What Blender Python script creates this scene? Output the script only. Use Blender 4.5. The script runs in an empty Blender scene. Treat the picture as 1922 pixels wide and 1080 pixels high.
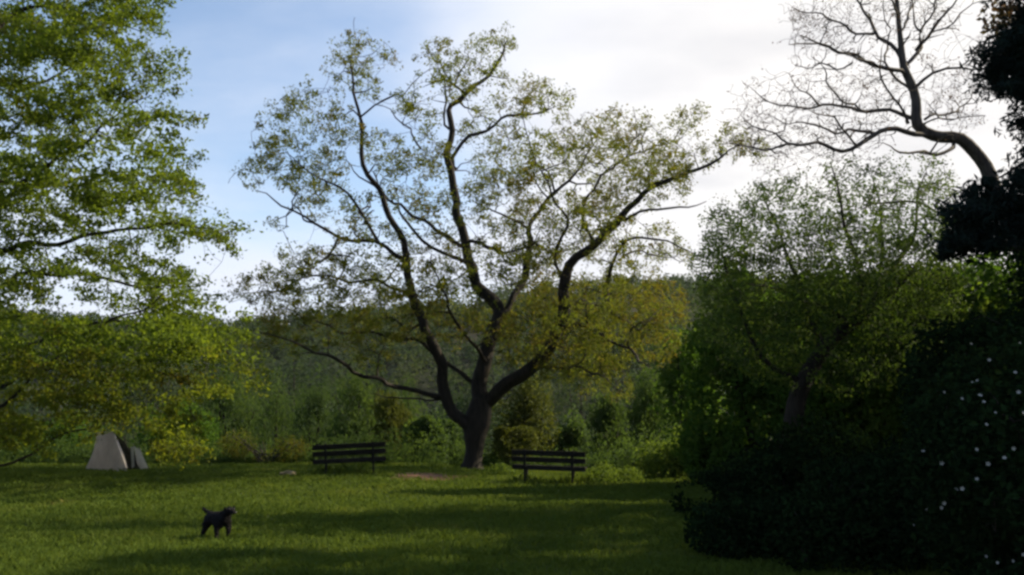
import bpy, bmesh, math, random
import numpy as np
from mathutils import Vector, Matrix
R = math.radians
random.seed(7)
rng = np.random.default_rng(11)
SC = bpy.context.scene
COL = SC.collection

# ------------------------------------------------------------------ camera
FPX, CX, CY, PITCH, EYE = 1660.0, 961.0, 540.0, R(8.6), 1.6
cam = bpy.data.cameras.new('camera')
cam.sensor_width = 36.0
cam.lens = 36.0 * FPX / 1922.0
cam.clip_start, cam.clip_end = 0.1, 3000
camo = bpy.data.objects.new('camera', cam)
camo.location = (0, 0, EYE)
camo.rotation_euler = (R(90) + PITCH, 0, 0)
COL.objects.link(camo)
SC.camera = camo

# ------------------------------------------------------------------ light
SUN_AZ, SUN_EL = R(70), R(33)          # azimuth clockwise from +Y
SUN = Vector((math.sin(SUN_AZ) * math.cos(SUN_EL), math.cos(SUN_AZ) * math.cos(SUN_EL), math.sin(SUN_EL)))
sl = bpy.data.lights.new('sun', 'SUN')
sl.energy, sl.angle, sl.color = 5.0, R(0.6), (1.0, 0.86, 0.60)
so = bpy.data.objects.new('sun', sl)
so.rotation_euler = (-SUN).to_track_quat('-Z', 'Y').to_euler()
COL.objects.link(so)

SC.view_settings.view_transform = 'Standard'
SC.view_settings.look = 'None'
SC.view_settings.exposure = 1.1
SC.view_settings.gamma = 1.0
SC.cycles.max_bounces = 6
SC.cycles.diffuse_bounces = 3
SC.cycles.transmission_bounces = 3
SC.cycles.pixel_filter_type = 'BLACKMAN_HARRIS'
SC.cycles.filter_width = 2.8

w = bpy.data.worlds.new('World')
SC.world = w
w.use_nodes = True
nt = w.node_tree
nt.nodes.clear()
def N(tree, typ, **kw):
    n = tree.nodes.new(typ)
    for k, v in kw.items():
        if k.startswith('i_'):
            n.inputs[int(k[2:])].default_value = v
        else:
            setattr(n, k, v)
    return n
def math_n(tree, op, a, b=None, c=None, clamp=False):
    n = tree.nodes.new('ShaderNodeMath'); n.operation = op; n.use_clamp = clamp
    for i, s in enumerate((a, b, c)):
        if s is None: continue
        if hasattr(s, 'is_linked'): tree.links.new(s, n.inputs[i])
        else: n.inputs[i].default_value = s
    return n.outputs[0]
def ramp(tree, fac, stops, interp='LINEAR'):
    n = tree.nodes.new('ShaderNodeValToRGB'); n.color_ramp.interpolation = interp
    el = n.color_ramp.elements
    while len(el) < len(stops): el.new(0.5)
    for e, (p, c) in zip(el, stops):
        e.position = p
        e.color = c if len(c) == 4 else (*c, 1)
    tree.links.new(fac, n.inputs[0])
    return n.outputs[0]

sky = N(nt, 'ShaderNodeTexSky', sky_type='NISHITA', sun_disc=False, sun_elevation=SUN_EL, sun_rotation=SUN_AZ,
        altitude=200, air_density=1.0, dust_density=0.8, ozone_density=2.0)
tc = N(nt, 'ShaderNodeTexCoord')
sep = N(nt, 'ShaderNodeSeparateXYZ'); nt.links.new(tc.outputs['Generated'], sep.inputs[0])
zz = math_n(nt, 'ADD', math_n(nt, 'MAXIMUM', sep.outputs[2], 0.0), 0.22)
cmb = N(nt, 'ShaderNodeCombineXYZ')
nt.links.new(math_n(nt, 'DIVIDE', sep.outputs[0], zz), cmb.inputs[0])
nt.links.new(math_n(nt, 'DIVIDE', sep.outputs[1], zz), cmb.inputs[1])
ns = N(nt, 'ShaderNodeTexNoise'); ns.inputs['Scale'].default_value = 1.1; ns.inputs['Detail'].default_value = 7; ns.inputs['Roughness'].default_value = 0.55
mp = N(nt, 'ShaderNodeMapping'); mp.inputs['Location'].default_value = (3.1, 1.7, 0); mp.inputs['Scale'].default_value = (1, 1.6, 1)
nt.links.new(cmb.outputs[0], mp.inputs[0]); nt.links.new(mp.outputs[0], ns.inputs['Vector'])
# thin bright cloud bank gathers towards the sun and along the horizon
gd = Vector((math.sin(R(29)) * math.cos(R(20)), math.cos(R(29)) * math.cos(R(20)), math.sin(R(20))))
dot = N(nt, 'ShaderNodeVectorMath', operation='DOT_PRODUCT'); dot.inputs[1].default_value = gd
nt.links.new(tc.outputs['Generated'], dot.inputs[0])
bank = N(nt, 'ShaderNodeMapRange', interpolation_type='SMOOTHSTEP'); bank.inputs[1].default_value = 0.80; bank.inputs[2].default_value = 1.0
nt.links.new(dot.outputs['Value'], bank.inputs[0])
low = N(nt, 'ShaderNodeMapRange', interpolation_type='SMOOTHSTEP'); low.inputs[1].default_value = 0.36; low.inputs[2].default_value = 0.08
nt.links.new(sep.outputs[2], low.inputs[0])
cov = math_n(nt, 'ADD', ns.outputs[0], math_n(nt, 'ADD', math_n(nt, 'MULTIPLY', bank.outputs[0], 0.75), math_n(nt, 'MULTIPLY', low.outputs[0], 0.42)))
mask = N(nt, 'ShaderNodeMapRange', interpolation_type='SMOOTHSTEP'); mask.inputs[1].default_value = 0.42; mask.inputs[2].default_value = 1.02; mask.inputs[3].default_value = 0.05
nt.links.new(cov, mask.inputs[0])
cl = N(nt, 'ShaderNodeMix', data_type='RGBA')
cl.inputs['A'].default_value = (4.7, 5.0, 5.7, 1); cl.inputs['B'].default_value = (6.6, 6.5, 6.5, 1)
nt.links.new(bank.outputs[0], cl.inputs['Factor'])
ns2 = N(nt, 'ShaderNodeTexNoise'); ns2.inputs['Scale'].default_value = 2.6; ns2.inputs['Detail'].default_value = 6
nt.links.new(mp.outputs[0], ns2.inputs['Vector'])
nt.links.new(ramp(nt, ns2.outputs[0], [(0.33, (4.7, 4.65, 4.75)), (0.62, (5.9, 5.75, 5.65))]), cl.inputs['B'])
tint = N(nt, 'ShaderNodeMix', data_type='RGBA', blend_type='MULTIPLY'); tint.inputs['Factor'].default_value = 1.0
tint.inputs['B'].default_value = (1.25, 1.22, 1.17, 1)
nt.links.new(sky.outputs[0], tint.inputs['A'])
mx = N(nt, 'ShaderNodeMix', data_type='RGBA')
nt.links.new(mask.outputs[0], mx.inputs['Factor']); nt.links.new(tint.outputs['Result'], mx.inputs['A']); nt.links.new(cl.outputs['Result'], mx.inputs['B'])
bg = N(nt, 'ShaderNodeBackground'); bg.inputs[1].default_value = 0.088
nt.links.new(mx.outputs['Result'], bg.inputs[0])
wo = N(nt, 'ShaderNodeOutputWorld'); nt.links.new(bg.outputs[0], wo.inputs[0])

# ------------------------------------------------------------------ helpers
cp, sp_ = math.cos(PITCH), math.sin(PITCH)
def ray(px, py):
    x, y = (px - CX) / FPX, -(py - CY) / FPX
    return np.array((x, cp - y * sp_, sp_ + y * cp))
def at(px, py, Y):
    """the place at distance Y in front of the viewer that the photograph shows at (px, py)"""
    d = ray(px, py)
    return np.array((0, 0, EYE)) + d * (Y / d[1])
def on_ground(px, py, z=0.0):
    d = ray(px, py)
    return np.array((0, 0, EYE)) + d * ((z - EYE) / d[2])

def mesh_np(name, verts, faces, mat=None, smooth=False, parent=None):
    """verts (n,3); faces: list of (m,k) index arrays"""
    me = bpy.data.meshes.new(name)
    verts = np.asarray(verts, np.float32)
    me.vertices.add(len(verts)); me.vertices.foreach_set('co', verts.ravel())
    idx = np.concatenate([f.ravel() for f in faces]).astype(np.int32)
    tot = np.concatenate([np.full(len(f), f.shape[1], np.int32) for f in faces])
    st = np.concatenate(([0], np.cumsum(tot)[:-1])).astype(np.int32)
    me.loops.add(len(idx)); me.loops.foreach_set('vertex_index', idx)
    me.polygons.add(len(tot)); me.polygons.foreach_set('loop_start', st); me.polygons.foreach_set('loop_total', tot)
    me.polygons.foreach_set('use_smooth', np.full(len(tot), smooth, bool))
    me.update(calc_edges=True)
    o = bpy.data.objects.new(name, me)
    COL.objects.link(o)
    if mat: me.materials.append(mat)
    if parent:
        o.parent = parent
        o.matrix_parent_inverse = Matrix.Translation(-parent.location) if parent.rotation_euler.z == 0 else parent.matrix_basis.inverted()
    return o
def bm_obj(name, bm, mat=None, parent=None, smooth=False):
    me = bpy.data.meshes.new(name); bm.to_mesh(me); bm.free()
    for p in me.polygons: p.use_smooth = smooth
    if mat: me.materials.append(mat)
    o = bpy.data.objects.new(name, me); COL.objects.link(o)
    if parent: o.parent = parent
    return o
def thing(name, loc, label, cat, group=None, rz=0):
    o = bpy.data.objects.new(name, None); COL.objects.link(o)
    o.location = loc; o.rotation_euler = (0, 0, rz); o.empty_display_size = 0.2
    o['label'] = label; o['category'] = cat
    if group: o['group'] = group
    return o
def unit(v):
    return v / np.maximum(np.linalg.norm(v, axis=-1, keepdims=True), 1e-9)
def wavy(p, s, seed=0):
    """cheap smooth noise about -1..1"""
    r = np.random.default_rng(seed)
    out = np.zeros(len(p))
    for k in range(5):
        d = r.normal(size=3); d /= np.linalg.norm(d)
        out += np.sin(p @ d * (6.283 / s) * (0.6 + 0.3 * k) + r.uniform(0, 6.28)) * (1 / (1 + 0.25 * k))
    return out / 2.4

# ------------------------------------------------------------------ materials
def new_mat(name):
    m = bpy.data.materials.new(name); m.use_nodes = True
    t = m.node_tree; t.nodes.clear()
    return m, t, N(t, 'ShaderNodeOutputMaterial')
def leaf_mat(name, stops, trans=0.45, gloss=0.25, clump=None, tboost=(1.25, 1.15, 0.6)):
    m, t, out = new_mat(name)
    geo = N(t, 'ShaderNodeNewGeometry')
    fac = geo.outputs['Random Per Island']
    if clump:
        tcn = N(t, 'ShaderNodeTexCoord')
        nz = N(t, 'ShaderNodeTexNoise'); nz.inputs['Scale'].default_value = clump; nz.inputs['Detail'].default_value = 2
        t.links.new(tcn.outputs['Object'], nz.inputs['Vector'])
        a = math_n(t, 'MULTIPLY_ADD', nz.outputs[0], 2.2, -0.6)
        fac = math_n(t, 'ADD', math_n(t, 'MULTIPLY', a, 0.6), math_n(t, 'MULTIPLY', fac, 0.4), clamp=True)
    col = ramp(t, fac, stops)
    b = N(t, 'ShaderNodeBsdfPrincipled'); t.links.new(col, b.inputs['Base Color'])
    b.inputs['Roughness'].default_value = 0.65; b.inputs['Specular IOR Level'].default_value = gloss * 0.4
    tl = N(t, 'ShaderNodeBsdfTranslucent')
    tm = N(t, 'ShaderNodeMix', data_type='RGBA', blend_type='MULTIPLY'); tm.inputs['Factor'].default_value = 1
    tm.inputs['B'].default_value = (*tboost, 1)
    t.links.new(col, tm.inputs['A']); t.links.new(tm.outputs['Result'], tl.inputs[0])
    mxs = N(t, 'ShaderNodeMixShader'); mxs.inputs[0].default_value = trans
    t.links.new(b.outputs[0], mxs.inputs[1]); t.links.new(tl.outputs[0], mxs.inputs[2])
    t.links.new(mxs.outputs[0], out.inputs[0])
    return m
def rough_mat(name, stops, scale=6.0, rough=0.85, bump=0.3, detail=6, stretch=(1, 1, 1), spec=0.2):
    m, t, out = new_mat(name)
    tcn = N(t, 'ShaderNodeTexCoord'); mpn = N(t, 'ShaderNodeMapping'); mpn.inputs['Scale'].default_value = stretch
    t.links.new(tcn.outputs['Object'], mpn.inputs[0])
    nz = N(t, 'ShaderNodeTexNoise'); nz.inputs['Scale'].default_value = scale; nz.inputs['Detail'].default_value = detail
    t.links.new(mpn.outputs[0], nz.inputs['Vector'])
    b = N(t, 'ShaderNodeBsdfPrincipled'); b.inputs['Roughness'].default_value = rough; b.inputs['Specular IOR Level'].default_value = spec
    t.links.new(ramp(t, nz.outputs[0], stops), b.inputs['Base Color'])
    if bump:
        bp = N(t, 'ShaderNodeBump'); bp.inputs['Strength'].default_value = bump; bp.inputs['Distance'].default_value = 0.05
        t.links.new(nz.outputs[0], bp.inputs['Height']); t.links.new(bp.outputs[0], b.inputs['Normal'])
    t.links.new(b.outputs[0], out.inputs[0])
    return m
M = {}
M['bark'] = rough_mat('oak_bark', [(0.3, (0.007, 0.006, 0.005)), (0.7, (0.024, 0.019, 0.014))], 5, stretch=(3, 3, 0.6), bump=0.8)
M['bark_grey'] = rough_mat('grey_bark', [(0.3, (0.03, 0.026, 0.024)), (0.7, (0.08, 0.068, 0.06))], 6, stretch=(3, 3, 0.6), bump=0.6)
M['oak_leaf'] = leaf_mat('oak_leaf', [(0.0, (0.10, 0.066, 0.018)), (0.3, (0.11, 0.108, 0.018)), (0.65, (0.095, 0.13, 0.018)), (1.0, (0.14, 0.16, 0.025))], 0.55, clump=0.55)
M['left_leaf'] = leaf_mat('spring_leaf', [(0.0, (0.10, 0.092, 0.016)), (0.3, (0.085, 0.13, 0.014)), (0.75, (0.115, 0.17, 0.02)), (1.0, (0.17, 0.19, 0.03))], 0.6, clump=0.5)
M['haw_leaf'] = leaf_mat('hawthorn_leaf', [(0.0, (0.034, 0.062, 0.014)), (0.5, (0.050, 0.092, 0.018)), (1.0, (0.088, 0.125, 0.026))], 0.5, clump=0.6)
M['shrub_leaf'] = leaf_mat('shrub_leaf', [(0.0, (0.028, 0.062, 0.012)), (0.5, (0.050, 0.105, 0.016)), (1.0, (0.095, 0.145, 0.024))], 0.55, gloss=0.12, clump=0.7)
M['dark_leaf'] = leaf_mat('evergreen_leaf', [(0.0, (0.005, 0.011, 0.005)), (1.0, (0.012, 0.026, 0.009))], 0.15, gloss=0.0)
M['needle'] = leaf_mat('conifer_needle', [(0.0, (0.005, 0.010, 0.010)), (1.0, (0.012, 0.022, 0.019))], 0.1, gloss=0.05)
M['willow_leaf'] = leaf_mat('willow_leaf', [(0.0, (0.035, 0.06, 0.022)), (0.5, (0.05, 0.09, 0.024)), (1.0, (0.075, 0.115, 0.024))], 0.55, clump=0.35)
M['yellow_leaf'] = leaf_mat('yellow_green_leaf', [(0.0, (0.045, 0.058, 0.013)), (1.0, (0.085, 0.105, 0.017))], 0.45, clump=0.8)
M['wood_leaf'] = leaf_mat('woodland_leaf', [(0.0, (0.018, 0.038, 0.018)), (0.5, (0.028, 0.050, 0.022)), (1.0, (0.046, 0.060, 0.022))], 0.5, clump=0.03)
M['grass'] = leaf_mat('grass_blade', [(0.0, (0.050, 0.080, 0.014)), (0.6, (0.078, 0.118, 0.020)), (0.92, (0.108, 0.138, 0.028)), (1.0, (0.14, 0.13, 0.045))], 0.4, gloss=0.15, clump=0.5)
M['red_leaf'] = leaf_mat('red_bud_leaf', [(0.0, (0.06, 0.03, 0.025)), (0.6, (0.08, 0.05, 0.03)), (1.0, (0.06, 0.08, 0.02))], 0.35, clump=.6)
M['weed'] = leaf_mat('weed_leaf', [(0.0, (0.06, 0.10, 0.014)), (1.0, (0.12, 0.18, 0.03))], 0.45)
M['bench'] = rough_mat('dark_stained_timber', [(0.3, (0.006, 0.006, 0.005)), (0.7, (0.02, 0.018, 0.015))], 4, 0.75, 0.2, stretch=(1, 12, 12), spec=0.1)
M['iron'] = rough_mat('black_iron', [(0.3, (0.006, 0.006, 0.006)), (0.7, (0.014, 0.013, 0.012))], 20, 0.7, 0.1, spec=0.15)
M['concrete'] = rough_mat('weathered_concrete', [(0.3, (0.05, 0.05, 0.045)), (0.7, (0.12, 0.115, 0.10))], 9)
M['fur'] = rough_mat('black_fur', [(0.3, (0.004, 0.004, 0.005)), (0.7, (0.010, 0.009, 0.010))], 60, 0.8, 0.6, stretch=(1, 3, 3), spec=0.1)
M['canvas'] = rough_mat('pale_canvas', [(0.25, (0.68, 0.61, 0.53)), (0.75, (0.86, 0.79, 0.71))], 3.5, 0.9, 0.4, stretch=(3, 3, 0.7))
def backlit(mat, f):
    t = mat.node_tree; b = [n for n in t.nodes if n.type == 'BSDF_PRINCIPLED'][0]; out = [n for n in t.nodes if n.type == 'OUTPUT_MATERIAL'][0]
    tl = N(t, 'ShaderNodeBsdfTranslucent'); t.links.new(b.inputs['Base Color'].links[0].from_socket, tl.inputs[0])
    mxs = N(t, 'ShaderNodeMixShader'); mxs.inputs[0].default_value = f
    t.links.new(b.outputs[0], mxs.inputs[1]); t.links.new(tl.outputs[0], mxs.inputs[2]); t.links.new(mxs.outputs[0], out.inputs[0])
backlit(M['canvas'], .62)
M['shade_sheet'] = rough_mat('painted_opening_shade', [(0.3, (0.03, 0.026, 0.014)), (0.7, (0.06, 0.05, 0.026))], 8, 0.9, 0.2)  # dark olive: shade of the open tent front put into the colour
M['canvas_edge'] = rough_mat('canvas_hem', [(0.3, (0.58, 0.54, 0.44)), (0.7, (0.74, 0.69, 0.58))], 6, 0.9, 0.1)
backlit(M['canvas_edge'], .5)
M['stone'] = rough_mat('pale_stone', [(0.3, (0.09, 0.075, 0.04)), (0.7, (0.22, 0.18, 0.10))], 7)
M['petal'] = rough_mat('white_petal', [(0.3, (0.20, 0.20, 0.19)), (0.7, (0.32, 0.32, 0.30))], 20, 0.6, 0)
M['pollen'] = rough_mat('yellow_stamen', [(0.3, (0.4, 0.3, 0.05)), (0.7, (0.5, 0.4, 0.08))], 20, 0.7, 0)
M['nose'] = rough_mat('dog_nose', [(0.3, (0.01, 0.01, 0.01)), (0.7, (0.02, 0.02, 0.02))], 30, 0.3, 0, spec=0.5)

# ------------------------------------------------------------------ ground
def ridge_z(az):
    # az in image pixels across the photograph
    return np.interp(az, [-900, 200, 420, 700, 850, 1000, 1290, 1700, 2800], [50, 38, 35, 41, 45, 48, 51.5, 55, 60])
LAWN_END = 31.0
def ground_z(x, y):
    x = np.asarray(x, float); y = np.asarray(y, float)
    rad = y
    px = CX + np.clip(x / np.maximum(y, 8), -1.2, 1.2) * FPX
    z = np.interp(rad, [-200, LAWN_END, 36, 45, 75, 110, 150, 350, 420, 1500], [0, 0, -1.0, -4.5, -12, -14, -9, 0, 0, -30])
    h = np.clip((rad - 140) / 210, 0, 1); h = h * h * (3 - 2 * h)
    fall = np.clip(1 - (rad - 350) / 500, 0, 1)
    z = z + h * ridge_z(px) * fall
    z = z + 0.03 * np.sin(x * 0.7 + 1) * np.sin(y * 0.5) * (rad < LAWN_END + 2)
    z = z + 0.16 / (1 + np.exp((x + 1.8) * 1.4)) / (1 + np.exp(-(y - 20.5) * 0.9)) * np.clip((40 - y) / 9, 0, 1)
    z = z + (rad > 60) * (np.sin(x * 0.05) * 1.0 + np.sin(y * 0.06 + x * 0.02)) * np.clip((rad - 60) / 60, 0, 1)
    return z
def on_turf(px, py):
    z = 0.0
    for _ in range(30):
        p = on_ground(px, py, z); z = 0.5 * z + 0.5 * float(ground_z(p[0], p[1]))
    p[2] = z
    return p
xs = np.concatenate((np.linspace(-700, -60, 40)[:-1], np.linspace(-60, -20, 28)[:-1], np.linspace(-20, 20, 81), np.linspace(20, 60, 28)[1:], np.linspace(60, 700, 40)[1:]))
ys = np.concatenate((np.linspace(-60, 4, 20)[:-1], np.linspace(4, 50, 93), np.linspace(50, 160, 45)[1:], np.linspace(160, 460, 60)[1:], np.linspace(460, 1500, 20)[1:]))
gx, gy = np.meshgrid(xs, ys)
gv = np.stack((gx.ravel(), gy.ravel(), ground_z(gx.ravel(), gy.ravel())), 1)
nx, ny = len(xs), len(ys)
i, j = np.meshgrid(np.arange(nx - 1), np.arange(ny - 1))
a = (j * nx + i).ravel()
gm, t, out = new_mat('turf_and_hillside')
tcn = N(t, 'ShaderNodeTexCoord')
n1 = N(t, 'ShaderNodeTexNoise'); n1.inputs['Scale'].default_value = 1.3; n1.inputs['Detail'].default_value = 8; t.links.new(tcn.outputs['Object'], n1.inputs['Vector'])
n2 = N(t, 'ShaderNodeTexNoise'); n2.inputs['Scale'].default_value = 0.018; n2.inputs['Detail'].default_value = 5; t.links.new(tcn.outputs['Object'], n2.inputs['Vector'])
turf = ramp(t, n1.outputs[0], [(0.25, (0.018, 0.026, 0.007)), (0.5, (0.028, 0.045, 0.008)), (0.75, (0.05, 0.06, 0.013))])
hill = ramp(t, n2.outputs[0], [(0.35, (0.014, 0.022, 0.010)), (0.5, (0.022, 0.026, 0.012)), (0.62, (0.034, 0.031, 0.016))])
sx = N(t, 'ShaderNodeSeparateXYZ'); t.links.new(tcn.outputs['Object'], sx.inputs[0])
mr = N(t, 'ShaderNodeMapRange'); mr.inputs[1].default_value = 34; mr.inputs[2].default_value = 90; t.links.new(sx.outputs[1], mr.inputs[0])
gmix = N(t, 'ShaderNodeMix', data_type='RGBA'); t.links.new(mr.outputs[0], gmix.inputs['Factor']); t.links.new(turf, gmix.inputs['A']); t.links.new(hill, gmix.inputs['B'])
b = N(t, 'ShaderNodeBsdfPrincipled'); b.inputs['Roughness'].default_value = 0.95; b.inputs['Specular IOR Level'].default_value = 0.1
t.links.new(gmix.outputs['Result'], b.inputs['Base Color']); t.links.new(b.outputs[0], out.inputs[0])
ground = mesh_np('ground', gv, [np.stack((a, a + 1, a + 1 + nx, a + nx), 1)], gm, True)
ground['kind'] = 'structure'

# ------------------------------------------------------------------ leaves and branches
def leaves_obj(name, c, size, mat, parent=None, aspect=0.55, flat=0.0, axis=None, spread=1.0):
    """one mesh of leaf-sized folded faces at the points c"""
    n = len(c)
    size = np.broadcast_to(size, (n,)) * rng.uniform(0.65, 1.35, n)
    u = unit(rng.normal(size=(n, 3)))
    if axis is not None: u = unit(u * spread + axis)
    nrm = rng.normal(size=(n, 3)); nrm[:, 2] += flat * np.sign(rng.normal(size=n) + 2)
    v = unit(np.cross(u, nrm)); nn = np.cross(u, v)
    L = size[:, None]
    p0 = c - u * L * 0.5; p2 = c + u * L * 0.5
    fold = nn * L * 0.12
    p1 = c + v * L * aspect * 0.5 + fold + u * L * 0.05; p3 = c - v * L * aspect * 0.5 + fold + u * L * 0.05
    V = np.stack((p0, p1, p2, p3), 1).reshape(-1, 3)
    F = np.arange(4 * n).reshape(-1, 4)
    return mesh_np(name, V, [F], mat, False, parent)

def tubes_mesh(name, tubes, mat, parent):
    VV, FF, off = [], [], 0
    for pts, rad in tubes:
        pts = np.asarray(pts); rad = np.asarray(rad)
        k = 9 if rad[0] > 0.12 else 6 if rad[0] > 0.04 else 4 if rad[0] > 0.015 else 3
        tg = np.gradient(pts, axis=0); tg = unit(tg)
        ref = np.array((0.31, 0.2, 0.93)) if abs(tg[0, 2]) < 0.8 else np.array((0.9, 0.4, 0.1))
        s = unit(np.cross(tg, ref)); q = np.cross(tg, s)
        ang = np.arange(k) * 2 * np.pi / k
        rr = rad[:, None] * (1 + (0.10 * np.sin(ang * 2 + pts[0, 0] * 5) + 0.05 * np.sin(ang * 3 + 1) if k >= 6 else 0 * ang))[None]
        ring = pts[:, None] + rr[..., None] * (np.cos(ang)[None, :, None] * s[:, None] + np.sin(ang)[None, :, None] * q[:, None])
        m = len(pts)
        VV.append(ring.reshape(-1, 3))
        ii, jj = np.meshgrid(np.arange(m - 1), np.arange(k), indexing='ij')
        a0 = off + ii * k + jj; a1 = off + ii * k + (jj + 1) % k
        FF.append(np.stack((a0.ravel(), a1.ravel(), (a1 + k).ravel(), (a0 + k).ravel()), 1))
        off += m * k
    return mesh_np(name, np.concatenate(VV), [np.concatenate(FF)], mat, True, parent)

def smooth_path(P, step=0.3, wob=0.0):
    P = np.asarray(P, float)
    d = np.concatenate(([0], np.cumsum(np.linalg.norm(np.diff(P[:, :3], axis=0), axis=1))))
    n = max(4, int(d[-1] / step))
    s = np.linspace(0, d[-1], n)
    m = np.zeros_like(P)
    m[1:-1] = (P[2:] - P[:-2]) / (d[2:] - d[:-2])[:, None]
    m[0] = (P[1] - P[0]) / max(d[1] - d[0], 1e-6); m[-1] = (P[-1] - P[-2]) / max(d[-1] - d[-2], 1e-6)
    k = np.clip(np.searchsorted(d, s, side='right') - 1, 0, len(d) - 2)
    h = (d[k + 1] - d[k]); tt = ((s - d[k]) / h)[:, None]; h = h[:, None]
    o = (2*tt**3-3*tt**2+1)*P[k] + (tt**3-2*tt**2+tt)*h*m[k] + (-2*tt**3+3*tt**2)*P[k+1] + (tt**3-tt**2)*h*m[k+1]
    if wob:
        nz = rng.normal(size=(n, 3)); ker = np.array((0.25, 0.5, 0.25))
        for c in range(3): nz[:, c] = np.convolve(nz[:, c], ker, 'same')
        nz[0] = 0
        o[:, :3] += nz * wob
    return o

class Tree:
    def __init__(self):
        self.tubes = {}; self.P = np.zeros((0, 3)); self.Rd = np.zeros(0); self.id = np.zeros(0, int); self.tuft = []
        self.base = None
    def _add(self, pts, rad, lid, skip=0):
        self.tubes.setdefault(lid, []).append((pts, rad))
        self.P = np.concatenate((self.P, pts[skip:])); self.Rd = np.concatenate((self.Rd, rad[skip:])); self.id = np.concatenate((self.id, np.full(len(pts) - skip, lid)))
    def limb(self, ctrl, lid=0, wob=0.03, step=0.3):
        """ctrl: rows x, y, z, radius"""
        o = smooth_path(ctrl, step, wob)
        self._add(o[:, :3], np.maximum(o[:, 3], 0.006), lid)
    def reach(self, target, wob=0.05, maxr=0.05, lift=0.15, back=0.6, tip=0.006, thick=1.0):
        d = target - self.P
        dist = np.linalg.norm(d, axis=1)
        cost = dist + back * np.maximum(0, -d[:, 2])
        if self.base is not None:   # grow outwards from the trunk
            cost = cost + 0.8 * np.maximum(0, np.linalg.norm(self.P - self.base, axis=1) - np.linalg.norm(target - self.base))
        k = int(np.argmin(cost)); L = dist[k]
        if L < 0.12: return
        p0 = self.P[k]
        r0 = min(self.Rd[k] * 0.75, (0.009 + 0.011 * L) * thick, maxr)
        mid = p0 + d[k] * 0.5 + np.array((0, 0, lift * L)) * rng.uniform(-0.5, 1) + rng.normal(size=3) * 0.12 * L
        o = smooth_path(np.vstack((np.append(p0, r0), np.append(mid, r0 * 0.7 + tip * 0.3), np.append(target, tip))), 0.25, wob * min(1, L))
        self._add(o[:, :3], np.maximum(o[:, 3], 0.004), int(self.id[k]), 1)
        return o
    def build(self, name, loc, label, cat, bark, leaf_pts, leaf_size, leaf_material, group=None, crown='crown', **kw):
        root = thing(name, loc, label, cat, group)
        for lid, tb in self.tubes.items():
            tubes_mesh('trunk' if lid == 0 else 'limb', tb, bark, root)
        if leaf_pts is not None and len(leaf_pts):
            leaves_obj(crown, leaf_pts, leaf_size, leaf_material, root, **kw)
        return root

def px_limb(rows, Y, dy0=0.0, dy1=0.0, r0=0.2, r1=0.02, bow=0.0):
    n = len(rows); out = []
    for k, (px, py) in enumerate(rows):
        f = k / (n - 1)
        yy = Y + dy0 + (dy1 - dy0) * f + bow * math.sin(f * math.pi)
        out.append((*at(px, py, yy), r0 * (1 - f) ** 0.8 + r1))
    return np.array(out)

def tufts(centres, per, rad, squash=0.8, keep=None):
    n = len(centres)
    c = np.repeat(centres, per, axis=0)
    o = rng.normal(size=(n * per, 3)); o = unit(o) * (rng.uniform(0, 1, (n * per, 1)) ** 0.5)
    rr = np.repeat(np.broadcast_to(rad, (n,)), per)[:, None]
    o = o * rr; o[:, 2] *= squash
    return c + o

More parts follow.
